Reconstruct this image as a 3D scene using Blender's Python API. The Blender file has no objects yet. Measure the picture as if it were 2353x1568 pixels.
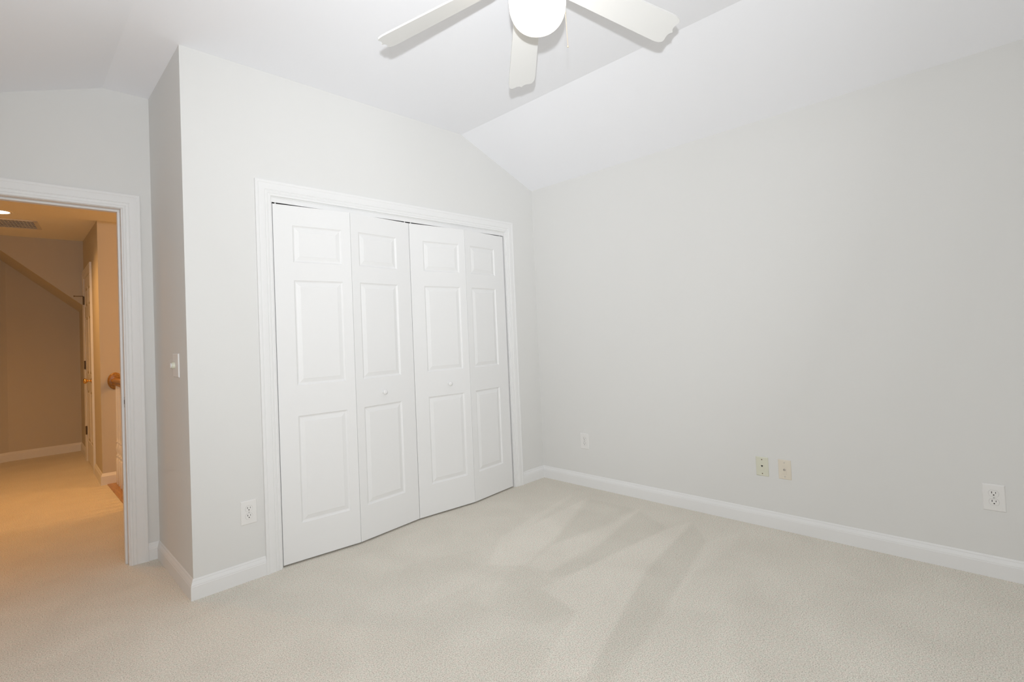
import bpy, bmesh, math
import numpy as np
from mathutils import Vector, Matrix

D = bpy.data
S = bpy.context.scene
COL = S.collection
rad = math.radians

# ------------------------------------------------------------------ camera
CAM = Vector((-3.21728, -2.88510, 1.21938))
YAW, PITCH, ROLL = rad(-45.2805), rad(1.4420), rad(-2.4999)
FPX = 1166.158            # focal length in pixels of a 2353 px wide frame
cam_data = D.cameras.new('camera')
cam = D.objects.new('camera', cam_data)
COL.objects.link(cam)
S.camera = cam
cam_data.sensor_width = 36.0
cam_data.lens = 36.0 * FPX / 2353.0
cam_data.shift_y = -46.587 / 2353.0
cam_data.clip_start = 0.02
fw = Vector((-math.sin(YAW) * math.cos(PITCH), math.cos(YAW) * math.cos(PITCH), math.sin(PITCH)))
sd = Vector((math.cos(YAW), math.sin(YAW), 0))
up = sd.cross(fw)
s2 = math.cos(ROLL) * sd + math.sin(ROLL) * up
u2 = -math.sin(ROLL) * sd + math.cos(ROLL) * up
mw = Matrix((s2, u2, -fw)).transposed().to_4x4()
mw.translation = CAM
cam.matrix_world = mw

# ------------------------------------------------------------------ world, exposure
world = D.worlds.new('world')
S.world = world
world.use_nodes = True
world.node_tree.nodes['Background'].inputs[0].default_value = (0.75, 0.82, 0.9, 1)
world.node_tree.nodes['Background'].inputs[1].default_value = 0.15
vs = S.view_settings
vs.view_transform = 'Standard'
vs.look = 'None'
vs.exposure = 0.0
vs.gamma = 1.0
vs.use_curve_mapping = False
S.cycles.max_bounces = 14
S.cycles.diffuse_bounces = 10
S.cycles.use_denoising = True


def lamp(name, kind, loc, power, color, size=0.03, aim=None, angle=None, blend=1.0):
    l = D.lights.new(name, kind)
    l.energy = power
    l.color = color
    if kind in ('POINT', 'SPOT'):
        l.shadow_soft_size = size
    o = D.objects.new(name, l)
    COL.objects.link(o)
    o.location = loc
    if kind == 'SPOT':
        l.spot_size = rad(angle)
        l.spot_blend = blend
    if aim is not None:
        o.rotation_euler = (Vector(aim) - Vector(loc)).to_track_quat('-Z', 'Y').to_euler()
    return o


# the photographer's flash, on the camera's hot shoe
FLASH = Vector((-3.28, -2.945, 1.388))
FLASH_AIM = FLASH + fw * 1.0 + u2 * 0.32 - s2 * 0.11
fl = lamp('flash', 'POINT', FLASH, 266.0, (0.945, 0.972, 1.0), 0.022, FLASH_AIM)
# beam profile of the zoomed flash head: bright core, falling off towards the rim
fl.data.use_nodes = True
_nt = fl.data.node_tree
_em = _nt.nodes['Emission']
_tc = _nt.nodes.new('ShaderNodeTexCoord')
_sp = _nt.nodes.new('ShaderNodeSeparateXYZ')
_sc = _nt.nodes.new('ShaderNodeVectorMath')
_sc.operation = 'MULTIPLY'
_sc.inputs[1].default_value = (1.12, 0.85, 1.0)           # the head's beam is oval
_no = _nt.nodes.new('ShaderNodeVectorMath')
_no.operation = 'NORMALIZE'
_nt.links.new(_tc.outputs['Normal'], _sc.inputs[0])
_nt.links.new(_sc.outputs['Vector'], _no.inputs[0])
_nt.links.new(_no.outputs['Vector'], _sp.inputs[0])
_rp = _nt.nodes.new('ShaderNodeMapRange')
_rp.inputs['From Min'].default_value = -1.0
_rp.inputs['From Max'].default_value = 0.0
_nt.links.new(_sp.outputs['Z'], _rp.inputs['Value'])      # 0 on the axis, 1 at right angles to it
_rp.inputs['To Min'].default_value = 0.0
_rp.inputs['To Max'].default_value = 1.0
_rp.clamp = True
_cr = _nt.nodes.new('ShaderNodeValToRGB')
BEAM = [(0.0, 0.98), (0.015, 0.97), (0.034, 0.86), (0.073, 0.70), (0.117, 0.565), (0.191, 0.43), (0.293, 0.225), (0.398, 0.15), (0.53, 0.135), (0.74, 0.12), (1.0, 0.09)]
_els = _cr.color_ramp.elements
while len(_els) < len(BEAM):
    _els.new(0.5)
for _e, (_p, _v) in zip(_els, BEAM):
    _e.position = _p
    _e.color = (_v, _v, _v, 1)
_nt.links.new(_rp.outputs['Result'], _cr.inputs['Fac'])
_nt.links.new(_cr.outputs['Color'], _em.inputs['Strength'])
# hallway: recessed can, and the light over the stairs
lamp('hall_can_lamp', 'SPOT', (-3.215, 3.12, 2.405), 66.0, (1.0, 0.50, 0.155), 0.05, (-3.215, 3.12, 0), 150, 1.0)
lamp('stair_lamp', 'POINT', (-0.72, 1.87, 2.02), 38.0, (1.0, 0.50, 0.155), 0.035)
lamp('hall_fill_lamp', 'SPOT', (-3.45, 1.75, 2.40), 30.0, (1.0, 0.50, 0.155), 0.06, (-3.45, 1.75, 0), 160, 1.0)  # added unseen lamp without a fixture, warms the return wall through the doorway


# ------------------------------------------------------------------ materials
def new_mat(name):
    m = D.materials.new(name)
    m.use_nodes = True
    nt = m.node_tree
    return m, nt, nt.nodes['Principled BSDF']


def paint(name, col, rough=0.6, bump=0.0, bscale=250, spec=0.35, metal=0.0, mottle=0.0):
    m, nt, b = new_mat(name)
    b.inputs['Base Color'].default_value = (*col, 1)
    b.inputs['Roughness'].default_value = rough
    b.inputs['Specular IOR Level'].default_value = spec
    b.inputs['Metallic'].default_value = metal
    tc = nt.nodes.new('ShaderNodeTexCoord')
    n = nt.nodes.new('ShaderNodeTexNoise')
    n.inputs['Scale'].default_value = bscale
    n.inputs['Detail'].default_value = 3
    nt.links.new(tc.outputs['Object'], n.inputs['Vector'])
    if bump > 0:
        bp = nt.nodes.new('ShaderNodeBump')
        bp.inputs['Strength'].default_value = bump
        bp.inputs['Distance'].default_value = 0.001
        nt.links.new(n.outputs['Fac'], bp.inputs['Height'])
        nt.links.new(bp.outputs['Normal'], b.inputs['Normal'])
    if mottle > 0:
        mx = nt.nodes.new('ShaderNodeMix')
        mx.data_type = 'RGBA'
        nt.links.new(n.outputs['Fac'], mx.inputs[0])
        mx.inputs[6].default_value = (*[c * (1 - mottle) for c in col], 1)
        mx.inputs[7].default_value = (*[min(1, c * (1 + mottle)) for c in col], 1)
        nt.links.new(mx.outputs[2], b.inputs['Base Color'])
    return m


M_WALL = paint('wall_paint', (0.735, 0.733, 0.72), 0.85, 0.10, 260, 0.2)
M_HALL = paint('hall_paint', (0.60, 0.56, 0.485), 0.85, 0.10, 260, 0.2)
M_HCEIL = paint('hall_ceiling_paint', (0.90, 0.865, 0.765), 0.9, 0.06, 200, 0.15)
M_CEIL = paint('ceiling_paint', (0.885, 0.893, 0.925), 0.9, 0.06, 200, 0.15)
M_TRIM = paint('trim_paint', (0.805, 0.805, 0.803), 0.42, 0.03, 120, 0.35)
M_DOOR = paint('door_paint', (0.805, 0.805, 0.803), 0.45, 0.03, 300, 0.3)
M_PLATE = paint('white_plastic', (0.80, 0.79, 0.775), 0.35, 0.0, 200, 0.4)
M_IVORY = paint('ivory_plastic', (0.69, 0.685, 0.57), 0.4, 0.0, 200, 0.4)
M_ALMOND = paint('almond_plastic', (0.745, 0.685, 0.585), 0.4, 0.0, 200, 0.4)
M_SLOT = paint('slot_black', (0.012, 0.011, 0.010), 0.7)
M_GREYP = paint('grey_gap', (0.52, 0.51, 0.50), 0.8)
M_STEEL = paint('steel', (0.55, 0.53, 0.50), 0.32, 0.0, 200, 0.5, 1.0)
M_BRASS = paint('brass', (0.80, 0.52, 0.20), 0.25, 0.0, 200, 0.5, 1.0)
M_DKBRASS = paint('antique_brass', (0.20, 0.14, 0.08), 0.45, 0.0, 200, 0.5, 1.0)
M_FAN = paint('fan_white', (0.72, 0.72, 0.71), 0.45, 0.0, 200, 0.35)
M_CHAIN = paint('chain_brass', (0.75, 0.62, 0.46), 0.35, 0.0, 200, 0.5, 0.6)
M_VENT = paint('vent_enamel', (0.72, 0.70, 0.66), 0.5)
M_DARK = paint('duct_dark', (0.05, 0.045, 0.04), 0.9)
M_BLACKM = paint('black_metal', (0.02, 0.02, 0.02), 0.5)


def wood(name, c1, c2, axis=1):
    m, nt, b = new_mat(name)
    tc = nt.nodes.new('ShaderNodeTexCoord')
    mp = nt.nodes.new('ShaderNodeMapping')
    sc = [40, 40, 40]
    sc[axis] = 4
    mp.inputs['Scale'].default_value = sc
    n = nt.nodes.new('ShaderNodeTexNoise')
    n.inputs['Scale'].default_value = 1.6
    n.inputs['Detail'].default_value = 5
    n.inputs['Distortion'].default_value = 0.6
    r = nt.nodes.new('ShaderNodeValToRGB')
    r.color_ramp.elements[0].position = 0.3
    r.color_ramp.elements[0].color = (*c1, 1)
    r.color_ramp.elements[1].position = 0.7
    r.color_ramp.elements[1].color = (*c2, 1)
    nt.links.new(tc.outputs['Object'], mp.inputs['Vector'])
    nt.links.new(mp.outputs['Vector'], n.inputs['Vector'])
    nt.links.new(n.outputs['Fac'], r.inputs['Fac'])
    nt.links.new(r.outputs['Color'], b.inputs['Base Color'])
    b.inputs['Roughness'].default_value = 0.3
    return m


M_OAK = wood('oak_rail', (0.22, 0.10, 0.018), (0.44, 0.24, 0.06), 1)
M_OAKF = wood('oak_floor', (0.30, 0.15, 0.045), (0.52, 0.29, 0.10), 1)


def emit_glass(name, col, strength, edge):
    """frosted lit glass: warm towards the rim where the glass is seen edge-on"""
    m, nt, b = new_mat(name)
    b.inputs['Base Color'].default_value = (0.9, 0.88, 0.84, 1)
    b.inputs['Roughness'].default_value = 0.4
    b.inputs['Emission Color'].default_value = (*col, 1)
    b.inputs['Emission Strength'].default_value = strength
    return m


M_BOWL = emit_glass('lit_frosted_glass', (1.0, 0.90, 0.76), 2.6, 0)
M_CANLIT = emit_glass('lit_lamp_face', (1.0, 0.80, 0.55), 14.0, 0)


def carpet_mat():
    m, nt, b = new_mat('carpet_pile')
    N, L = nt.nodes, nt.links
    tc = N.new('ShaderNodeTexCoord')

    def noise(scale, detail=3, rough=0.6, dist=0.0):
        n = N.new('ShaderNodeTexNoise')
        n.inputs['Scale'].default_value = scale
        n.inputs['Detail'].default_value = detail
        n.inputs['Roughness'].default_value = rough
        n.inputs['Distortion'].default_value = dist
        L.new(tc.outputs['Object'], n.inputs['Vector'])
        return n

    def ramp(src, p0, c0, p1, c1):
        r = N.new('ShaderNodeValToRGB')
        r.color_ramp.elements[0].position = p0
        r.color_ramp.elements[0].color = (*c0, 1)
        r.color_ramp.elements[1].position = p1
        r.color_ramp.elements[1].color = (*c1, 1)
        L.new(src, r.inputs['Fac'])
        return r.outputs['Color']

    def mul(a, bcol, fac=1.0):
        x = N.new('ShaderNodeMix')
        x.data_type = 'RGBA'
        x.blend_type = 'MULTIPLY'
        x.inputs[0].default_value = fac
        L.new(a, x.inputs[6])
        L.new(bcol, x.inputs[7])
        return x.outputs[2]

    g = noise(215, 2, 0.65)                       # single tufts
    grain = ramp(g.outputs['Fac'], 0.32, (0.66, 0.645, 0.61), 0.58, (1.10, 1.10, 1.10))
    h = noise(55, 3, 0.6)                        # warm and cool flecks of yarn
    fleck = ramp(h.outputs['Fac'], 0.35, (0.765, 0.70, 0.635), 0.65, (0.73, 0.72, 0.645))
    big = noise(3.2, 2, 0.5, 0.5)                # trodden areas
    tread = ramp(big.outputs['Fac'], 0.3, (0.955, 0.95, 0.945), 0.7, (1.03, 1.03, 1.03))
    at = N.new('ShaderNodeAttribute')
    at.attribute_name = 'pile_lay'
    lay = ramp(at.outputs['Fac'], 0.0, (0.948, 0.948, 0.943), 1.0, (1.065, 1.065, 1.07))
    d_ = noise(140, 1, 0.5)                      # sparse dark pits between tufts
    pits = ramp(d_.outputs['Fac'], 0.22, (0.60, 0.58, 0.55), 0.32, (1.0, 1.0, 1.0))
    c = mul(mul(mul(mul(fleck, grain), pits), tread), lay)
    L.new(c, b.inputs['Base Color'])
    b.inputs['Roughness'].default_value = 1.0
    b.inputs['Specular IOR Level'].default_value = 0.05
    b.inputs['Sheen Weight'].default_value = 0.08
    bp = N.new('ShaderNodeBump')
    bp.inputs['Strength'].default_value = 0.55
    bp.inputs['Distance'].default_value = 0.004
    L.new(g.outputs['Fac'], bp.inputs['Height'])
    L.new(bp.outputs['Normal'], b.inputs['Normal'])
    return m


M_CARPET = carpet_mat()


# ------------------------------------------------------------------ mesh helpers
def link(name, bm, mat, parent=None, smooth=False):
    me = D.meshes.new(name)
    bmesh.ops.recalc_face_normals(bm, faces=bm.faces)
    bm.to_mesh(me)
    bm.free()
    if mat is not None:
        me.materials.append(mat)
    if smooth:
        for p in me.polygons:
            p.use_smooth = True
    o = D.objects.new(name, me)
    COL.objects.link(o)
    if parent is not None:
        o.parent = parent
    return o


def auto_smooth(o, ang=35):
    """smooth shading with sharp edges kept where faces meet steeply"""
    me = o.data
    for p in me.polygons:
        p.use_smooth = True
    bm = bmesh.new()
    bm.from_mesh(me)
    for e in bm.edges:
        if len(e.link_faces) == 2 and e.calc_face_angle(0) > rad(ang):
            e.smooth = False
    bm.to_mesh(me)
    bm.free()
    return o


def box(bm, x0, x1, y0, y1, z0, z1, bevel=0.0, seg=2):
    vs_ = [bm.verts.new((x, y, z)) for x in (x0, x1) for y in (y0, y1) for z in (z0, z1)]
    idx = [(0, 1, 3, 2), (4, 6, 7, 5), (0, 4, 5, 1), (2, 3, 7, 6), (0, 2, 6, 4), (1, 5, 7, 3)]
    fs = [bm.faces.new([vs_[i] for i in f]) for f in idx]
    if bevel > 0:
        es = list({e for f in fs for e in f.edges})
        bmesh.ops.bevel(bm, geom=es, offset=bevel, segments=seg, profile=0.5, affect='EDGES')
    return vs_


def prism(bm, poly, fn, t0, t1):
    """extrude a 2-D polygon; fn(a, b, t) gives the 3-D point"""
    lo = [bm.verts.new(fn(a, b, t0)) for a, b in poly]
    hi = [bm.verts.new(fn(a, b, t1)) for a, b in poly]
    n = len(poly)
    bm.faces.new(lo[::-1])
    bm.faces.new(hi)
    for i in range(n):
        bm.faces.new((lo[i], lo[(i + 1) % n], hi[(i + 1) % n], hi[i]))


def lathe(bm, prof, mat4=None, seg=32, sx=1.0, sy=1.0):
    """revolve (r, z) pairs about z"""
    rings = []
    for r, z in prof:
        if r < 1e-6:
            rings.append([bm.verts.new((0, 0, z))])
        else:
            rings.append([bm.verts.new((r * sx * math.cos(2 * math.pi * i / seg), r * sy * math.sin(2 * math.pi * i / seg), z)) for i in range(seg)])
    for a, b in zip(rings, rings[1:]):
        if len(a) == 1 and len(b) == 1:
            continue
        for i in range(seg):
            j = (i + 1) % seg
            if len(a) == 1:
                bm.faces.new((a[0], b[i], b[j]))
            elif len(b) == 1:
                bm.faces.new((a[i], b[0], a[j]))
            else:
                bm.faces.new((a[i], b[i], b[j], a[j]))
    if mat4 is not None:
        bmesh.ops.transform(bm, matrix=mat4, verts=[v for r in rings for v in r])


def sweep(bm, path, prof, fn, side=1):
    """carry a closed profile [(a, b)] along a 2-D path with mitred corners; a runs
    along the path's in-plane normal (side picks which), b leaves the plane.
    fn(u, v, b) gives the 3-D point."""
    P = [Vector(p) for p in path]
    rings = []
    for i, p in enumerate(P):
        ds = []
        if i > 0:
            ds.append((p - P[i - 1]).normalized())
        if i < len(P) - 1:
            ds.append((P[i + 1] - p).normalized())
        ns = [Vector((-d.y, d.x)) * side for d in ds]
        if len(ns) == 2:
            m = (ns[0] + ns[1]).normalized()
            m = m / m.dot(ns[0])
        else:
            m = ns[0]
        rings.append([bm.verts.new(fn(p.x + m.x * a, p.y + m.y * a, b)) for a, b in prof])
    n = len(prof)
    for A, B in zip(rings, rings[1:]):
        for k in range(n):
            bm.faces.new((A[k], A[(k + 1) % n], B[(k + 1) % n], B[k]))
    bm.faces.new(rings[0])
    bm.faces.new(rings[-1][::-1])


def struct(name, bm, mat, parent=None, smooth=False):
    o = link(name, bm, mat, parent, smooth)
    if parent is None:
        o['kind'] = 'structure'
    return o


def empty(name, loc, rz=0.0, kind=None):
    e = D.objects.new(name, None)
    COL.objects.link(e)
    e.empty_display_size = 0.05
    e.location = loc
    e.rotation_euler = (0, 0, rz)
    if kind:
        e['kind'] = kind
    return e


def tag(o, label, cat, group=None):
    o['label'] = label
    o['category'] = cat
    if group:
        o['group'] = group
    return o


# ------------------------------------------------------------------ the room
# closet wall in the plane y=0, right-hand wall in the plane x=0, corner at the origin
XL = -2.5736              # outer corner of the closet block
YD = 0.737                # plane of the wall with the bedroom doorway
H1, H2 = 2.728, 2.4284    # flat ceiling, knee height at the right wall
XC, XC2 = -0.7605, -2.79  # where the ceiling starts to slope
XW, YF = -3.75, -3.50     # left wall, wall behind the camera
SL = (H1 - H2) / -XC
HL = H1 - 0.37 * (XC2 - XW)
TOP = 2.86
T = 0.115

# closet opening and doorway opening
CX0, CX1, CZ = -2.151, -0.357, 2.032
DX0, DX1, DZ = -3.535, -2.719, 2.036

# hallway
HA, HB = Vector((-2.574, 3.092)), Vector((-2.516, 5.42))
YB = 5.42                 # hall end wall
XHL = -4.6

bm = bmesh.new()
box(bm, -0.001, T, YF - T, YD + T, -0.05, TOP)
struct('wall_right', bm, M_WALL)

bm = bmesh.new()
box(bm, XL, CX0 - 0.02, 0, T, -0.05, TOP)
box(bm, CX1 + 0.02, 0.0, 0, T, -0.05, TOP)
box(bm, CX0 - 0.02, CX1 + 0.02, 0, T, CZ + 0.02, TOP)
struct('wall_back', bm, M_WALL)

bm = bmesh.new()
box(bm, XL, XL + T, T, YD + T, -0.05, TOP)
struct('wall_return', bm, M_WALL)

bm = bmesh.new()
box(bm, XW - T, DX0 - 0.02, YD, YD + T, -0.05, TOP)
box(bm, DX1 + 0.02, XL, YD, YD + T, -0.05, TOP)
box(bm, DX0 - 0.02, DX1 + 0.02, YD, YD + T, DZ + 0.02, TOP)
struct('wall_doorway', bm, M_WALL)

bm = bmesh.new()
box(bm, XL + T, 0.0, YD, YD + T, -0.05, TOP)
struct('wall_closet', bm, M_WALL)

bm = bmesh.new()
box(bm, XW - T, XW, YF - T, YD, -0.05, TOP)
struct('wall_left', bm, M_WALL)
bm = bmesh.new()
box(bm, XW, 0.0, YF - T, YF, -0.05, TOP)
struct('wall_front', bm, M_WALL)

# ceiling: flat tray with a slope to either side, a hair lower in the alcove
bm = bmesh.new()
pts = [(XW - 0.1, HL - 0.037), (XC2, H1), (XC, H1), (0.1, H2 - 0.1 * SL)]
rows = []
for y, dz in ((YF - 0.1, 0.0), (0.0, 0.0), (YD + 0.1, -0.012)):
    rows.append([bm.verts.new((x, y, z + dz)) for x, z in pts] + [bm.verts.new((0.1, y, 2.9)), bm.verts.new((XW - 0.1, y, 2.9))])
for A, B in zip(rows, rows[1:]):
    for k in range(6):
        bm.faces.new((A[k], A[(k + 1) % 6], B[(k + 1) % 6], B[k]))
bm.faces.new(rows[0])
bm.faces.new(rows[-1][::-1])
struct('ceiling', bm, M_CEIL)

# ------------------------------------------------------------------ carpeted floor with the vacuum's strokes in the pile
def floor_pt(px, py):
    d = fw + s2 * ((px - 1176.5) / FPX) - u2 * ((py - (784 - 46.587)) / FPX)
    t = -CAM.z / d.z
    return CAM.x + d.x * t, CAM.y + d.y * t


# each stroke is an area of the floor whose pile leans the same way
_marks = [  # outlines read off the floor, turned into metres by floor_pt
    (+0.8, [(1311, 1136), (1318, 1140), (1206, 1216), (1158, 1230), (1233, 1182)]),
    (+1.0, [(1352, 1143), (1273, 1240), (1206, 1301), (1120, 1300), (1150, 1232), (1210, 1212)]),
    (-0.8, [(1356, 1146), (1458, 1170), (1395, 1205), (1270, 1250), (1280, 1236)]),
    (+0.9, [(1485, 1160), (1470, 1172), (1376, 1250), (1260, 1315), (1212, 1300), (1270, 1252), (1400, 1208)]),
    (-0.9, [(1470, 1174), (1535, 1214), (1444, 1257), (1320, 1318), (1262, 1332), (1258, 1318), (1350, 1272), (1380, 1250)]),
    (+1.0, [(1590, 1199), (1580, 1212), (1485, 1308), (1451, 1369), (1410, 1444), (1345, 1558), (1215, 1568), (1322, 1406), (1240, 1352), (1325, 1315), (1446, 1256), (1530, 1216)]),
    (-1.0, [(1592, 1202), (1624, 1243), (1580, 1315), (1538, 1388), (1450, 1520), (1400, 1568), (1345, 1568), (1412, 1446), (1453, 1371), (1487, 1310)]),
    (+0.5, [(1626, 1243), (1700, 1225), (1680, 1257), (1600, 1318), (1540, 1396), (1536, 1380), (1580, 1315)]),
    (-0.6, [(1196, 1298), (1284, 1342), (1262, 1366), (1320, 1406), (1240, 1437), (1104, 1403), (1158, 1328)]),
    (+0.5, [(1000, 1352), (1104, 1301), (1150, 1310), (1000, 1386), (940, 1400)]),
    (-0.4, [(930, 1300), (1100, 1262), (1120, 1290), (960, 1350), (900, 1352)]),
]
STROKES = [(v, [floor_pt(*p) for p in poly]) for v, poly in _marks]


def stroke_values(co):
    X, Y = co[:, 0], co[:, 1]
    tot = np.zeros(len(X))
    for v, poly in STROKES:
        inside = np.zeros(len(X), bool)
        dmin = np.full(len(X), 9.0)
        n = len(poly)
        for i in range(n):
            x1, y1 = poly[i]
            x2, y2 = poly[(i + 1) % n]
            hit = ((y1 > Y) != (y2 > Y)) & (X < (x2 - x1) * (Y - y1) / ((y2 - y1) or 1e-9) + x1)
            inside ^= hit
            ex, ey = x2 - x1, y2 - y1
            t = np.clip(((X - x1) * ex + (Y - y1) * ey) / (ex * ex + ey * ey), 0, 1)
            dmin = np.minimum(dmin, np.hypot(X - x1 - ex * t, Y - y1 - ey * t))
        sd_ = np.where(inside, dmin, -dmin)
        tot += v * np.clip((sd_ + 0.008) / 0.022, 0, 1)
    return np.clip(tot, -1, 1)


def grid(bm, xs, ys, z=0.0):
    V = [[bm.verts.new((x, y, z)) for x in xs] for y in ys]
    for j in range(len(ys) - 1):
        for i in range(len(xs) - 1):
            bm.faces.new((V[j][i], V[j][i + 1], V[j + 1][i + 1], V[j + 1][i]))


def rng(a, b, step):
    n = max(1, int(round((b - a) / step)))
    return [a + (b - a) * i / n for i in range(n + 1)]


NOSE = -2.545             # edge of the carpet along the stairwell
bm = bmesh.new()
grid(bm, rng(-2.1, 0.1, 0.009), rng(-2.6, 0.0, 0.009))
grid(bm, [XW - 0.1, -2.1], [YF - 0.1, -2.6, 0.0])
grid(bm, [-2.1, 0.1], [YF - 0.1, -2.6])
grid(bm, [XW - 0.1, XL], [0.0, YD + T])
grid(bm, [XL, 0.1], [0.0, YD + T])
grid(bm, [XHL, NOSE], [YD + T, 3.092])
grid(bm, [XHL, -2.40], [3.092, YB + 0.1])
floor = struct('floor', bm, M_CARPET)
att = floor.data.attributes.new('pile_lay', 'FLOAT', 'POINT')
co = np.empty(len(floor.data.vertices) * 3, np.float32)
floor.data.vertices.foreach_get('co', co)
co = co.reshape(-1, 3)
lay = stroke_values(co) * ((co[:, 0] > -2.1) & (co[:, 0] < 0.0) & (co[:, 1] > -2.6) & (co[:, 1] < 0.0))
att.data.foreach_set('value', (0.5 + 0.5 * lay).astype(np.float32))

# ------------------------------------------------------------------ baseboards and casings
BB = [(0, 0), (0.014, 0), (0.014, 0.064), (0.0125, 0.0665), (0.0128, 0.0695), (0.0118, 0.0725), (0.0070, 0.0850), (0.0055, 0.0868), (0.0058, 0.0895), (0.0025, 0.0968), (0, 0.0978)]
BBH = [(0, 0), (0.014, 0), (0.014, 0.078), (0.010, 0.084), (0.008, 0.095), (0.003, 0.104), (0, 0.104)]
CAS = [(0, 0), (0, 0.008), (0.003, 0.0105), (0.012, 0.0105), (0.0145, 0.0085), (0.017, 0.0105), (0.027, 0.0125), (0.030, 0.0105), (0.034, 0.0135),
       (0.058, 0.016), (0.066, 0.0155), (0.069, 0.0175), (0.080, 0.018), (0.083, 0.0165), (0.083, 0)]


def baseboard(name, path, side=1, prof=BB, mat=None):
    bm = bmesh.new()
    sweep(bm, path, prof, lambda u, v, b: (u, v, b), side)
    return auto_smooth(struct(name, bm, mat or M_TRIM), 25)


def casing(name, u0, u1, ztop, fn, prof=CAS, parent=None):
    """three-sided door casing around the opening u0..u1 below ztop"""
    bm = bmesh.new()
    sweep(bm, [(u0, 0.0), (u0, ztop), (u1, ztop), (u1, 0.0)], prof, fn, 1)
    return auto_smooth(struct(name, bm, M_TRIM, parent), 25)


# casing widths 83 mm: inner edge a little outside the jambs
casing('trim_1', CX0 - 0.006, CX1 + 0.010, CZ + 0.005, lambda u, v, b: (u, -b, v))
casing('trim_2', DX0 - 0.006, DX1 + 0.006, DZ + 0.002, lambda u, v, b: (u, YD - b, v))
baseboard('baseboard_alcove', [(DX1 + 0.089, YD), (XL, YD), (XL, 0.0), (CX0 - 0.089, 0.0)], -1)
baseboard('baseboard_right', [(CX1 + 0.093, 0.0), (0.0, 0.0), (0.0, YF), (XW, YF), (XW, YD)], -1)

# jambs
bm = bmesh.new()
box(bm, CX0 - 0.02, CX0, 0.0, T, 0, CZ + 0.02)
box(bm, CX1, CX1 + 0.02, 0.0, T, 0, CZ + 0.02)
box(bm, CX0, CX1, 0.0, T, CZ, CZ + 0.02)
struct('trim_3', bm, M_TRIM)

d1 = empty('door_1', ((DX0 + DX1) / 2, YD + T / 2, 0), 0, 'structure')
o0 = Vector(d1.location)
bm = bmesh.new()
box(bm, DX0 - 0.02 - o0.x, DX0 - o0.x, -T / 2 - 0.001, T / 2 + 0.001, 0, DZ + 0.02)
box(bm, DX1 - o0.x, DX1 + 0.02 - o0.x, -T / 2 - 0.001, T / 2 + 0.001, 0, DZ + 0.02)
box(bm, DX0 - o0.x, DX1 - o0.x, -T / 2 - 0.001, T / 2 + 0.001, DZ, DZ + 0.02)
link('jamb', bm, M_TRIM, d1)
bm = bmesh.new()          # the stop the leaf closes against
box(bm, DX0 - o0.x, DX0 + 0.011 - o0.x, -0.014, 0.022, 0, DZ - 0.011, 0.002)
box(bm, DX1 - 0.011 - o0.x, DX1 - o0.x, -0.014, 0.022, 0, DZ - 0.011, 0.002)
box(bm, DX0 - o0.x, DX1 - o0.x, -0.014, 0.022, DZ - 0.011, DZ, 0.002)
link('door_stop', bm, M_TRIM, d1)
bm = bmesh.new()
box(bm, DX1 - 0.0016 - o0.x, DX1 + 0.001 - o0.x, -0.0485, -0.021, 0.893, 0.952, 0.0006, 1)
sp = link('strike_plate', bm, M_STEEL, d1)
sp['label'] = 'small brushed metal latch plate'
bm = bmesh.new()
box(bm, DX1 - 0.0020 - o0.x, DX1 - 0.0005 - o0.x, -0.041, -0.028, 0.912, 0.936)
link('latch_hole', bm, M_SLOT, sp)

# ------------------------------------------------------------------ bifold closet doors
PANELS_Z = [(1.675, 1.885), (0.980, 1.573), (0.215, 0.809)]


def panel_door(bm, w, z0, z1, cols, rows, th, f=1.0):
    """leaf standing on local x 0..w, front face at y=0 looking to -y, with moulded raised panels"""
    us = sorted({0.0, w, *[c for ab in cols for c in ab]})
    zs = sorted({z0, z1, *[c for ab in rows for c in ab]})
    cache = {}

    def V(x, y, z):
        k = (round(x, 5), round(y, 5), round(z, 5))
        if k not in cache:
            cache[k] = bm.verts.new((x, y, z))
        return cache[k]

    def quad(a, b, c, d):
        bm.faces.new((V(*a), V(*b), V(*c), V(*d)))

    for i in range(len(us) - 1):
        for j in range(len(zs) - 1):
            a, b, c, d = us[i], us[i + 1], zs[j], zs[j + 1]
            if (a, b) in cols and (c, d) in rows:
                rings = [(0, 0), (0.004, 0.0045), (0.009, 0.0075), (0.013, 0.0080), (0.018, 0.0065), (0.034, 0.0022), (0.036, 0.0012)]
                for (i0, y0), (i1, y1) in zip(rings, rings[1:]):
                    i0 *= f; i1 *= f
                    A = [(a + i0, y0, c + i0), (b - i0, y0, c + i0), (b - i0, y0, d - i0), (a + i0, y0, d - i0)]
                    B = [(a + i1, y1, c + i1), (b - i1, y1, c + i1), (b - i1, y1, d - i1), (a + i1, y1, d - i1)]
                    for k in range(4):
                        quad(A[k], A[(k + 1) % 4], B[(k + 1) % 4], B[k])
                quad(*B)
            else:
                quad((a, 0, c), (b, 0, c), (b, 0, d), (a, 0, d))
    quad((0, th, z0), (w, th, z0), (w, th, z1), (0, th, z1))
    for j in range(len(zs) - 1):
        pass
    bm.faces.new([V(0, 0, z) for z in zs] + [V(0, th, z1), V(0, th, z0)])
    bm.faces.new([V(w, 0, z) for z in zs] + [V(w, th, z1), V(w, th, z0)])
    bm.faces.new([V(x, 0, z0) for x in us] + [V(w, th, z0), V(0, th, z0)])
    bm.faces.new([V(x, 0, z1) for x in us] + [V(w, th, z1), V(0, th, z1)])


def knob_mesh(bm, mat4, s=1.0):
    prof = [(0.0085, 0), (0.0085, 0.003), (0.006, 0.006), (0.006, 0.011), (0.010, 0.015), (0.0145, 0.019), (0.016, 0.024), (0.0145, 0.029), (0.009, 0.032), (0, 0.033)]
    lathe(bm, [(r * s, z * s) for r, z in prof], mat4, 20)


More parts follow.
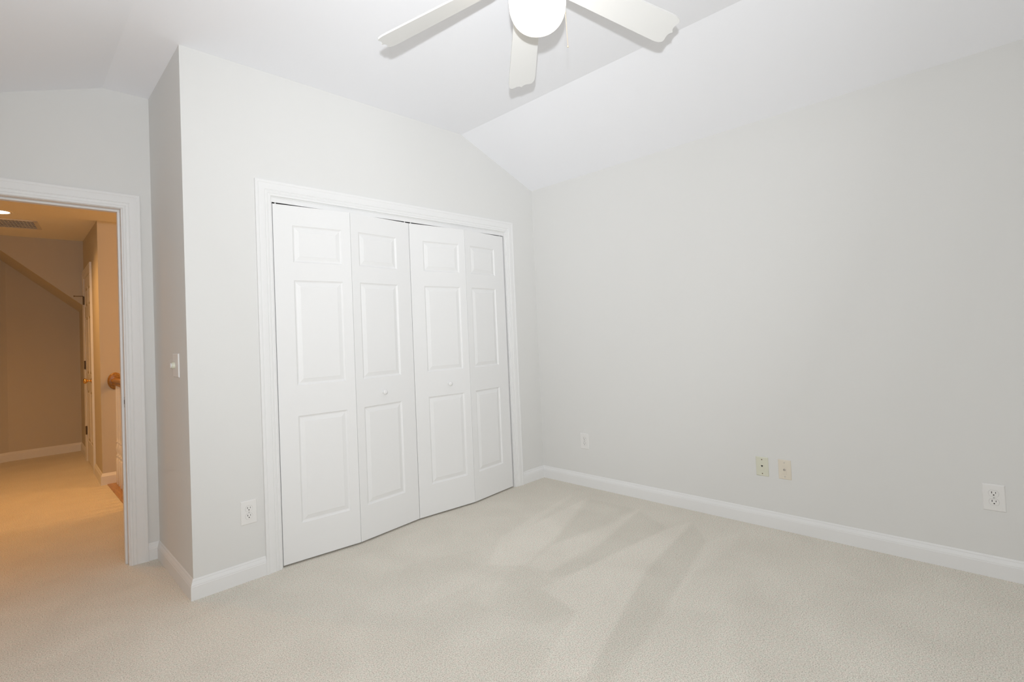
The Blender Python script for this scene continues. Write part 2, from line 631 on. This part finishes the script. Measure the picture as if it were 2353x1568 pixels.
FRONT = Matrix.Rotation(rad(90), 4, 'X')   # local +z becomes -y


def closet_door(label, p_piv, p_seam, p_lead, narrow, knob_leaf, knob_u):
    root = empty('bifold_closet_door', (p_piv[0], p_piv[1], 0), 0, 'thing')
    tag(root, label, 'closet door', 'bifold closet doors')
    for k, (a, b) in enumerate(((p_piv, p_seam), (p_seam, p_lead))):
        if a[0] > b[0]:
            a, b = b, a
        a, b = Vector(a), Vector(b)
        d = b - a
        w = d.length
        g = 0.0014
        stiles = (0.103, 0.055)
        # the stile at the folding seam is the narrow one
        cols = [(stiles[0], w - stiles[1])] if narrow[k] == 'R' else [(stiles[1], w - stiles[0] - 0.008)]
        bm = bmesh.new()
        panel_door(bm, w - 2 * g, 0.011, 1.997, [(c[0] - g, c[1] - g) for c in cols], PANELS_Z, 0.033)
        leaf = link('door_leaf', bm, M_DOOR, root)
        ang = math.atan2(d.y, d.x)
        o = a + d.normalized() * g
        leaf.location = (o.x - p_piv[0], o.y - p_piv[1], 0)
        leaf.rotation_euler = (0, 0, ang)
        if k == knob_leaf:
            bm = bmesh.new()
            knob_mesh(bm, Matrix.Translation((0, 0, 0)) @ FRONT)
            kb = link('knob', bm, M_DOOR, leaf, True)
            kb.location = (knob_u, 0.0, 0.886)
    # flat hinges across the folding seam, seen as slivers between the leaves
    for z in (0.24, 0.95, 1.76):
        bm = bmesh.new()
        box(bm, -0.004, 0.004, 0.024, 0.034, 0, 0.06)
        hg = link('seam_hinge', bm, M_STEEL, root)
        hg.location = (p_seam[0] - p_piv[0], p_seam[1] - p_piv[1], z)
    # pivot and guide pins in the overhead track
    for (x, y) in ((p_piv[0] + (0.021 if p_lead[0] > p_piv[0] else -0.021), p_piv[1] + 0.012), (p_lead[0] + (-0.024 if p_lead[0] > p_piv[0] else 0.024), p_lead[1] + 0.012)):
        bm = bmesh.new()
        bmesh.ops.create_cone(bm, cap_ends=True, segments=12, radius1=0.0035, radius2=0.0035, depth=0.030,
                              matrix=Matrix.Translation((x - p_piv[0], y - p_piv[1], 2.004)))
        link('track_pin', bm, M_PLATE, root, True)
    return root


closet_door('white two-leaf bifold closet door with raised panels, hinged at the casing beside the wall outlet',
            (-2.149, 0.0), (-1.711, -0.045), (-1.2592, 0.0), 'RL', 1, 0.195)
closet_door('white two-leaf bifold closet door with raised panels, hinged near the room corner',
            (-0.372, 0.0), (-0.808, -0.045), (-1.2584, 0.0), 'LR', 1, 0.266)

# track under the closet head, with its white fascia
tr = empty('closet_door_track', ((CX0 + CX1) / 2, 0.03, CZ), 0, 'structure')
bm = bmesh.new()
hw = (CX1 - CX0) / 2 - 0.001
box(bm, -hw, hw, -0.026, -0.022, -0.026, 0)
box(bm, -hw, hw, -0.022, 0.018, -0.002, 0)
link('track_channel', bm, M_TRIM, tr)
tr.name = 'trim_4'

# closet interior shelf and rod, dark behind the shut doors
bm = bmesh.new()
box(bm, XL + T + 0.001, -0.002, 0.35, YD - 0.001, 1.72, 1.74)
struct('trim_5', bm, M_TRIM)

# ------------------------------------------------------------------ wall plates
def wall_plate(bm, w, h, th=0.0055):
    """plate with sloped edges, back on y=0, face to -y"""
    e = 0.0035
    a = [(-w / 2, -h / 2), (w / 2, -h / 2), (w / 2, h / 2), (-w / 2, h / 2)]
    rings = []
    for ins, y in ((0, 0), (0, -th * 0.35), (e * 0.6, -th * 0.85), (e * 1.3, -th)):
        rings.append([bm.verts.new((x - math.copysign(ins, x), y, z - math.copysign(ins, z))) for x, z in a])
    for A, B in zip(rings, rings[1:]):
        for k in range(4):
            bm.faces.new((A[k], A[(k + 1) % 4], B[(k + 1) % 4], B[k]))
    bm.faces.new(rings[-1])
    bm.faces.new(rings[0][::-1])


def disc(bm, r, y0, y1, cx=0, cz=0, seg=20, clip=None):
    pts = []
    for i in range(seg):
        t = 2 * math.pi * i / seg
        x, z = r * math.cos(t), r * math.sin(t)
        if clip:
            z = max(-clip, min(clip, z))
        pts.append((cx + x, cz + z))
    prism(bm, pts, lambda a, b, t: (a, t, b), y0, y1)


def screw(parent, x, z, y, mat, name='screw', r=0.0032):
    bm = bmesh.new()
    disc(bm, r, 0.0, -0.0012, 0, 0, 14)
    box(bm, -r * 0.75, r * 0.75, -0.00135, -0.0011, -0.0004, 0.0004)
    s = link(name, bm, mat, parent)
    s.location = (x, y, z)
    return s


def outlet(loc, rz, label, w=0.079, h=0.122):
    root = empty('electrical_outlet', loc, rz)
    tag(root, label, 'outlet', 'white wall outlets')
    bm = bmesh.new()
    wall_plate(bm, w, h)
    link('cover_plate', bm, M_PLATE, root)
    for cz in (0.0195, -0.0195):
        bm = bmesh.new()
        disc(bm, 0.0183, -0.0052, -0.0058, 0, 0, 40, 0.0152)
        rim = link('receptacle_rim', bm, M_GREYP, root)
        rim.location = (0, 0, cz)
        bm = bmesh.new()
        disc(bm, 0.0174, -0.0050, -0.0070, 0, 0, 40, 0.0143)
        rec = link('receptacle', bm, M_PLATE, root)
        rec.location = (0, 0, cz)
        bm = bmesh.new()
        box(bm, -0.0078, -0.0054, -0.0072, -0.0065, 0.0002, 0.0090)
        box(bm, 0.0056, 0.0078, -0.0072, -0.0065, 0.0010, 0.0082)
        disc(bm, 0.0027, -0.0065, -0.0072, 0, -0.0065, 14)
        link('slots', bm, M_SLOT, rec)
    screw(root, 0, 0, -0.0056, M_GREYP)
    return root


outlet((-2.3165, 0, 0.3485), 0, 'white duplex outlet on the narrow wall left of the closet casing')
outlet((0, -0.4445, 0.351), rad(-90), 'small white duplex outlet on the long wall, nearest the room corner')
outlet((0, -2.775, 0.3665), rad(-90), 'white duplex outlet on the long wall, right of the ivory jack plates')

pj = empty('phone_jack', (0, -1.763, 0.3555), rad(-90))
tag(pj, 'greenish ivory phone jack plate with a dark socket, beside the cable plate', 'wall plate')
bm = bmesh.new(); wall_plate(bm, 0.071, 0.113); link('cover_plate', bm, M_IVORY, pj)
bm = bmesh.new(); disc(bm, 0.0125, -0.005, -0.0064, 0, 0, 32)
jk = link('jack_face', bm, M_IVORY, pj); jk.location = (0, 0, 0.004)
bm = bmesh.new()
prism(bm, [(-0.0055, 0.0035), (0.0055, 0.0035), (0.0055, -0.0020), (0.0022, -0.0020), (0.0022, -0.0062), (-0.0022, -0.0062), (-0.0022, -0.0020), (-0.0055, -0.0020)],
      lambda a, b, t: (a, t, b), -0.0060, -0.0067)
link('socket_opening', bm, M_SLOT, jk)
screw(pj, 0, 0.0415, -0.0052, M_DKBRASS)
screw(pj, 0, -0.0415, -0.0052, M_DKBRASS)

cj = empty('cable_jack', (0, -1.8875, 0.3555), rad(-90))
tag(cj, 'pinkish almond cable jack plate with a round metal connector', 'wall plate')
bm = bmesh.new(); wall_plate(bm, 0.069, 0.113); link('cover_plate', bm, M_ALMOND, cj)
bm = bmesh.new(); wall_plate(bm, 0.027, 0.058, 0.0012)
ins = link('centre_insert', bm, M_ALMOND, cj); ins.location = (0, -0.0052, 0)
bm = bmesh.new()
lathe(bm, [(0.0062, 0), (0.0062, 0.003), (0.0047, 0.003), (0.0047, 0.011), (0.0030, 0.011), (0.0030, 0.007), (0, 0.007)], FRONT, 6 * 4)
cn = link('coaxial_connector', bm, M_STEEL, cj, False); cn.location = (0, -0.0060, 0)
screw(cj, 0, 0.0405, -0.0052, M_STEEL)
screw(cj, 0, -0.0405, -0.0052, M_STEEL)

ds = empty('dimmer_switch', (XL, 0.215, 1.130), rad(-90))
tag(ds, 'white wall plate with a round dimmer knob, on the short return wall', 'light switch')
bm = bmesh.new(); wall_plate(bm, 0.115, 0.122, 0.006); link('cover_plate', bm, M_PLATE, ds)
bm = bmesh.new()
lathe(bm, [(0.0, 0), (0.0175, 0), (0.0172, 0.002), (0.0168, 0.012), (0.0158, 0.0135), (0.0, 0.0135)], FRONT, 32)
kn = link('dimmer_knob', bm, M_IVORY, ds, False); kn.location = (-0.022, -0.006, 0)
auto_smooth(kn)
bm = bmesh.new()
lathe(bm, [(0.0, 0), (0.0135, 0), (0.013, 0.004), (0.0, 0.0045)], FRONT, 28)
kc = link('knob_cap', bm, M_PLATE, kn); kc.location = (0, -0.0145, 0)
bm = bmesh.new()
lathe(bm, [(0.0, 0), (0.0135, 0), (0.0135, 0.0012), (0.0, 0.0012)], FRONT, 28)
kg = link('knob_groove', bm, M_GREYP, kn); kg.location = (0, -0.0134, 0)

# ------------------------------------------------------------------ ceiling fan
FAN = Vector((-1.827, -1.687, 2.564))
fan = empty('ceiling_fan', FAN)
fan.rotation_euler = (0, rad(-2.4), 0)
tag(fan, 'white five-blade ceiling fan with a glowing bowl light on the flat ceiling', 'ceiling fan')
DROOP, BL0, BL1 = rad(14.0), 0.155, 0.644
PHASE = rad(48.0)
PITCHB = rad(14.5)

bm = bmesh.new()
lathe(bm, [(0, 0.155), (0.078, 0.155), (0.078, 0.120), (0.070, 0.105), (0.070, 0.095), (0.105, 0.085), (0.122, 0.062), (0.124, 0.020), (0.112, -0.002), (0.085, -0.010), (0, -0.010)], None, 48)
auto_smooth(link('motor_housing', bm, M_FAN, fan))
bm = bmesh.new()
lathe(bm, [(0, -0.008), (0.060, -0.008), (0.060, -0.028), (0.098, -0.036), (0.101, -0.052), (0.094, -0.056), (0, -0.056)], None, 48)
auto_smooth(link('light_fitter', bm, M_FAN, fan))
bm = bmesh.new()
R0 = 0.1045
prof = [(0.0, -0.052), (0.096, -0.052), (0.103, -0.075), (0.1043, -0.110)]
zt, zb = -0.140, -0.240
for i in range(13):
    t = math.pi / 2 * i / 12
    prof.append((R0 * math.cos(t) ** 0.72, zt + (zb - zt) * math.sin(t)))
prof[-1] = (0, zb)
lathe(bm, prof, None, 48)
bowl = link('light_bowl', bm, M_BOWL, fan, True)
bowl.location = (0.009, -0.009, 0)
bowl['label'] = 'glowing frosted white glass bowl'


def blade_outline(w0, w1, L):
    """half widths along the blade and the pointed ogee tip"""
    pts = [(0.0, -w0 * 0.80), (0.012, -w0)]
    tip = L
    pts += [(L - 0.055, -w1), (L - 0.038, -w1 * 0.99), (L - 0.024, -w1 * 0.95), (L - 0.014, -w1 * 0.87), (L - 0.009, -w1 * 0.77), (L - 0.0085, -w1 * 0.66), (L - 0.0105, -w1 * 0.52),
            (L - 0.0125, -w1 * 0.38), (L - 0.012, -w1 * 0.25), (L - 0.008, -w1 * 0.11), (L, 0.0)]
    return pts + [(x, -y) for x, y in pts[-2::-1]]


def rot_blade(k):
    a = PHASE + k * rad(72)
    return Matrix.Rotation(a, 4, 'Z') @ Matrix.Rotation(DROOP, 4, 'Y') @ Matrix.Translation((BL0, 0, 0)) @ Matrix.Rotation(-PITCHB, 4, 'X')


bladeM = None
for k in range(5):
    if bladeM is None:
        bm = bmesh.new()
        prism(bm, blade_outline(0.056, 0.067, BL1 - BL0), lambda a, b, t: (a, b, t), -0.003, 0.003)
        blade = link('blade', bm, M_FAN, fan)
        bm = bmesh.new()          # arm: a flat iron from the motor to a plate under the blade root
        prism(bm, [(-0.075, -0.013), (-0.020, -0.016), (0.0, -0.034), (0.045, -0.040), (0.062, -0.030), (0.070, 0.0), (0.062, 0.030), (0.045, 0.040), (0.0, 0.034), (-0.020, 0.016), (-0.075, 0.013)],
              lambda a, b, t: (a, b, t), -0.008, -0.0032)
        arm = link('blade_arm', bm, M_FAN, blade)
        screws = []
        for (x, y) in ((0.016, 0.021), (0.016, -0.021), (0.050, 0.0)):
            bm = bmesh.new()
            bmesh.ops.create_uvsphere(bm, u_segments=10, v_segments=6, radius=0.0034, matrix=Matrix.Translation((x, y, -0.0085)) @ Matrix.Diagonal((1, 1, 0.5, 1)))
            screws.append(link('blade_screw', bm, M_DKBRASS, blade, True))
        bladeM = (blade, [arm] + screws)
        blade.matrix_local = rot_blade(k)
    else:
        b = bladeM[0].copy(); COL.objects.link(b)
        b.parent = fan
        b.matrix_local = rot_blade(k)
        for ch in bladeM[1]:
            c = ch.copy(); COL.objects.link(c); c.parent = b


def pull_chain(x, y, z0, z1, dx=0.0, dy=0.0):
    bm = bmesh.new()
    n = int((z0 - z1) / 0.0042)
    for i in range(n + 1):
        t = i / n
        bmesh.ops.create_icosphere(bm, subdivisions=1, radius=0.00165, matrix=Matrix.Translation((x + dx * t, y + dy * t, z0 + (z1 - z0) * t)))
    bmesh.ops.create_icosphere(bm, subdivisions=2, radius=0.0034, matrix=Matrix.Translation((x + dx, y + dy, z1 - 0.003)))
    return link('pull_chain', bm, M_CHAIN, fan, True)


pull_chain(0.0805, -0.0805, -0.045, -0.300)

# ------------------------------------------------------------------ the hallway beyond the doorway
dH = (HB - HA).normalized()
nH = Vector((-dH.y, dH.x))       # out of the wall, into the hall


def onwall(s, off=0.0):
    p = HA + dH * s + nH * off
    return p.x, p.y


L_H = (HB - HA).length
bm = bmesh.new()
p = [HA, HB + dH * 0.1, HB + dH * 0.1 - nH * T, HA - nH * T]
prism(bm, [(q.x, q.y) for q in p], lambda a, b, t: (a, b, t), -0.05, TOP)
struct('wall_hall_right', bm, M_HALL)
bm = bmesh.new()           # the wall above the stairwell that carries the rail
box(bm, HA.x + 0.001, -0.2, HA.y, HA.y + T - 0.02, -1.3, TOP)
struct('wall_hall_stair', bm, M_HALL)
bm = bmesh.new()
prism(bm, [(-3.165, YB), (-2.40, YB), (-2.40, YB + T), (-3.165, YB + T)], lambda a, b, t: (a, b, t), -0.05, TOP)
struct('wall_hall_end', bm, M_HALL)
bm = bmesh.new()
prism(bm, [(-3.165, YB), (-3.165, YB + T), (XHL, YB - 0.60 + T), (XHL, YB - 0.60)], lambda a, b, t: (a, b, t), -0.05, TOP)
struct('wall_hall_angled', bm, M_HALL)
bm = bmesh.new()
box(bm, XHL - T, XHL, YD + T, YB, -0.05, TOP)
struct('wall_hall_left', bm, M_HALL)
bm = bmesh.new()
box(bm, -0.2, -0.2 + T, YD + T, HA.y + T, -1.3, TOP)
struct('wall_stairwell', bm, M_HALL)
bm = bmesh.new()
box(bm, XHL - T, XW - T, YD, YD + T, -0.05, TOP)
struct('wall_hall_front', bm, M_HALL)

# hall ceiling: flat near the bedroom, rising very slightly beyond the stairwell
zc, YBK = 2.43, 4.66
RISE = 0.063 / 1.6
bm = bmesh.new()
ys = [(YD + 0.05, zc), (HA.y, zc), (YB + 0.1, zc + RISE * (YB + 0.1 - HA.y))]
V0 = [bm.verts.new((XHL - 0.1, y, z)) for y, z in ys]
V1 = [bm.verts.new((-0.1, y, z)) for y, z in ys]
for k in range(2):
    bm.faces.new((V0[k], V0[k + 1], V1[k + 1], V1[k]))
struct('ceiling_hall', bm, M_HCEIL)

# bulkhead with a sloped underside, as under a roof, in front of the end wall
bm = bmesh.new()
prism(bm, [(-2.48, 1.695), (-2.48, TOP - 0.1), (-3.55, TOP - 0.1), (-3.55, 2.63), (-3.206, 2.335)], lambda a, b, t: (a, t, b), YBK, YB + 0.02)
struct('wall_hall_bulkhead', bm, M_HALL)

baseboard('baseboard_hall_right', [onwall(0.615), (HA.x, HA.y), (-2.42, HA.y)], -1, BBH)
baseboard('baseboard_hall_end', [onwall(1.56), (HB.x, HB.y - 0.001), (-3.165, YB), (-3.90, YB - 0.307)], 1, BBH)
bm = bmesh.new()
box(bm, -3.330, -3.250, YB - 0.075, YB - 0.02, 0, 2.1, 0.003)
struct('trim_6', bm, M_TRIM)

# six-panel hall door seen edge-on in the side wall
d2 = empty('door_2', (*onwall(0.70), 0), math.atan2(dH.y, dH.x), 'structure')
# local x runs along the wall, local +y out into the hall
bm = bmesh.new()
sweep(bm, [(0.0, 0.0), (0.0, 2.045), (0.765, 2.045), (0.765, 0.0)], [(a, b) for a, b in CAS], lambda u, v_, b: (u, b, v_), 1)
auto_smooth(link('door_casing', bm, M_TRIM, d2), 25)
bm = bmesh.new()
panel_door(bm, 0.755, 0.012, 2.035, [(0.105, 0.335), (0.42, 0.65)], [(0.24, 0.80), (0.98, 1.60), (1.72, 1.92)], 0.035)
leaf = link('door_leaf', bm, M_DOOR, d2)
leaf.rotation_euler = (0, 0, math.pi)
leaf.location = (0.760, 0.004, 0)
KB = Matrix.Rotation(rad(-90), 4, 'X')
bm = bmesh.new()
lathe(bm, [(0, 0), (0.032, 0), (0.032, 0.004), (0.024, 0.008), (0.010, 0.012), (0.010, 0.034), (0.020, 0.040), (0.027, 0.050), (0.027, 0.060), (0.020, 0.070), (0, 0.073)], KB, 24)
hk = link('door_knob', bm, M_BRASS, d2, True)
hk.location = (0.065, 0.004, 0.925)
hk['label'] = 'round polished brass knob'
for z in (1.80, 1.075, 0.345):
    bm = bmesh.new()
    bmesh.ops.create_cone(bm, cap_ends=True, segments=12, radius1=0.0065, radius2=0.0065, depth=0.095, matrix=Matrix.Translation((0, 0.010, 0)))
    box(bm, -0.016, 0.012, 0.002, 0.006, -0.046, 0.046)
    hg = link('hinge', bm, M_DKBRASS, d2)
    hg.location = (0.758, 0.004, z)
    if z > 1.5:
        bm = bmesh.new()
        bmesh.ops.create_cone(bm, cap_ends=True, segments=10, radius1=0.004, radius2=0.004, depth=0.075, matrix=Matrix.Translation((0.01, 0.047, 0.050)) @ Matrix.Rotation(rad(90), 4, 'X'))
        bmesh.ops.create_cone(bm, cap_ends=True, segments=10, radius1=0.007, radius2=0.007, depth=0.010, matrix=Matrix.Translation((0.01, 0.088, 0.050)) @ Matrix.Rotation(rad(90), 4, 'X'))
        link('pin_stop', bm, M_DKBRASS, hg)

# oak edge of the stairwell
bm = bmesh.new()
box(bm, NOSE, -2.40, 2.001, HA.y - 0.015, -0.03, 0.004, 0.003)
struct('trim_7', bm, M_OAKF)
bm = bmesh.new()
box(bm, -2.56, -0.2, YD + T, HA.y, -1.32, -1.30)
struct('floor_stairwell', bm, M_CARPET)
bm = bmesh.new()
box(bm, -2.53, -2.42, YD + T, HA.y, -1.3, -0.031)
struct('wall_stair_side', bm, M_HALL)

bm = bmesh.new()
box(bm, NOSE - 0.001, -2.41, YD + T, 2.0, -0.03, TOP - 0.2)
struct('wall_stair_end', bm, M_HALL)

# stair railing: one thing of rail, oval rosette and balusters
rl = empty('stair_railing', (-2.470, HA.y, 0.0))
tag(rl, 'oak stair handrail on white turned balusters, seen through the doorway', 'railing')
bm = bmesh.new()
RP = [(-0.022, 0), (0.022, 0), (0.024, 0.008), (0.021, 0.018), (0.030, 0.030), (0.031, 0.044), (0.024, 0.056), (0, 0.061), (-0.024, 0.056), (-0.031, 0.044), (-0.030, 0.030), (-0.021, 0.018), (-0.024, 0.008)]
prism(bm, RP, lambda a, b, t: (a, t, 0.905 + b), -0.018, -1.09)
auto_smooth(link('handrail', bm, M_OAK, rl), 40)
bm = bmesh.new()
lathe(bm, [(0, 0), (0.079, 0), (0.079, 0.006), (0.074, 0.013), (0.062, 0.018), (0, 0.019)], FRONT @ Matrix.Diagonal((0.72, 1, 1, 1)), 40)
rs = auto_smooth(link('rosette', bm, M_OAK, rl))
rs.location = (0.002, 0, 0.940)
bp = [(0.0155, 0.245), (0.012, 0.250), (0.017, 0.258), (0.017, 0.268), (0.011, 0.275), (0.010, 0.290), (0.0165, 0.315), (0.018, 0.335), (0.013, 0.365), (0.0095, 0.378), (0.0145, 0.386),
      (0.0145, 0.394), (0.0105, 0.400), (0.0130, 0.43), (0.0125, 0.60), (0.0095, 0.905), (0, 0.905)]
first = None
for k in range(10):
    y = -0.105 - k * 0.104
    if first is None:
        bm = bmesh.new()
        box(bm, -0.0165, 0.0165, -0.0165, 0.0165, 0.004, 0.240, 0.002)
        lathe(bm, [(0.0, 0.238), (0.015, 0.240)] + bp, None, 16)
        first = auto_smooth(link('baluster', bm, M_TRIM, rl), 40)
        first.location = (0, y, 0)
    else:
        c = first.copy(); COL.objects.link(c); c.parent = rl; c.location = (0, y, 0)

# recessed can
cl = empty('recessed_ceiling_light', (-3.215, 3.12, zc))
tag(cl, 'lit round recessed light in the orange-lit hall ceiling', 'ceiling light')
bm = bmesh.new()
lathe(bm, [(0.088, 0.0), (0.088, -0.004), (0.076, -0.006), (0.070, -0.003), (0.070, 0.0)], None, 36)
auto_smooth(link('trim_ring', bm, M_VENT, cl))
bm = bmesh.new()
lathe(bm, [(0.070, -0.0015), (0.0, -0.0015)], None, 36)
link('lamp_face', bm, M_CANLIT, cl)

# return-air grille on the hall ceiling
gv = empty('ceiling_vent', (-3.215, 3.735, zc + RISE * (3.735 - HA.y)), rad(-6))
tag(gv, 'cream metal air grille of small square cells on the hall ceiling', 'vent')
gv.rotation_euler.x = math.atan(RISE)
VW, VD = 0.56, 0.50
bm = bmesh.new()
for (x0, x1, y0, y1) in ((-VW / 2, VW / 2, -VD / 2, -VD / 2 + 0.03), (-VW / 2, VW / 2, VD / 2 - 0.03, VD / 2), (-VW / 2, -VW / 2 + 0.03, -VD / 2, VD / 2), (VW / 2 - 0.03, VW / 2, -VD / 2, VD / 2)):
    box(bm, x0, x1, y0, y1, -0.010, 0.0, 0.002, 1)
link('frame', bm, M_VENT, gv)
bm = bmesh.new()
for i in range(1, 12):
    x = -VW / 2 + 0.03 + (VW - 0.06) * i / 20 * 1.0
for i in range(1, 20):
    x = -VW / 2 + 0.03 + (VW - 0.06) * i / 20
    box(bm, x - 0.0017, x + 0.0017, -VD / 2 + 0.03, VD / 2 - 0.03, -0.008, -0.0015)
for i in range(1, 6):
    y = -VD / 2 + 0.03 + (VD - 0.06) * i / 6
    box(bm, -VW / 2 + 0.03, VW / 2 - 0.03, y - 0.003, y + 0.003, -0.0085, -0.002)
link('grille', bm, M_VENT, gv)
bm = bmesh.new()
box(bm, -VW / 2 + 0.02, VW / 2 - 0.02, -VD / 2 + 0.02, VD / 2 - 0.02, -0.0012, -0.0002)
link('duct_backing', bm, M_DARK, gv)
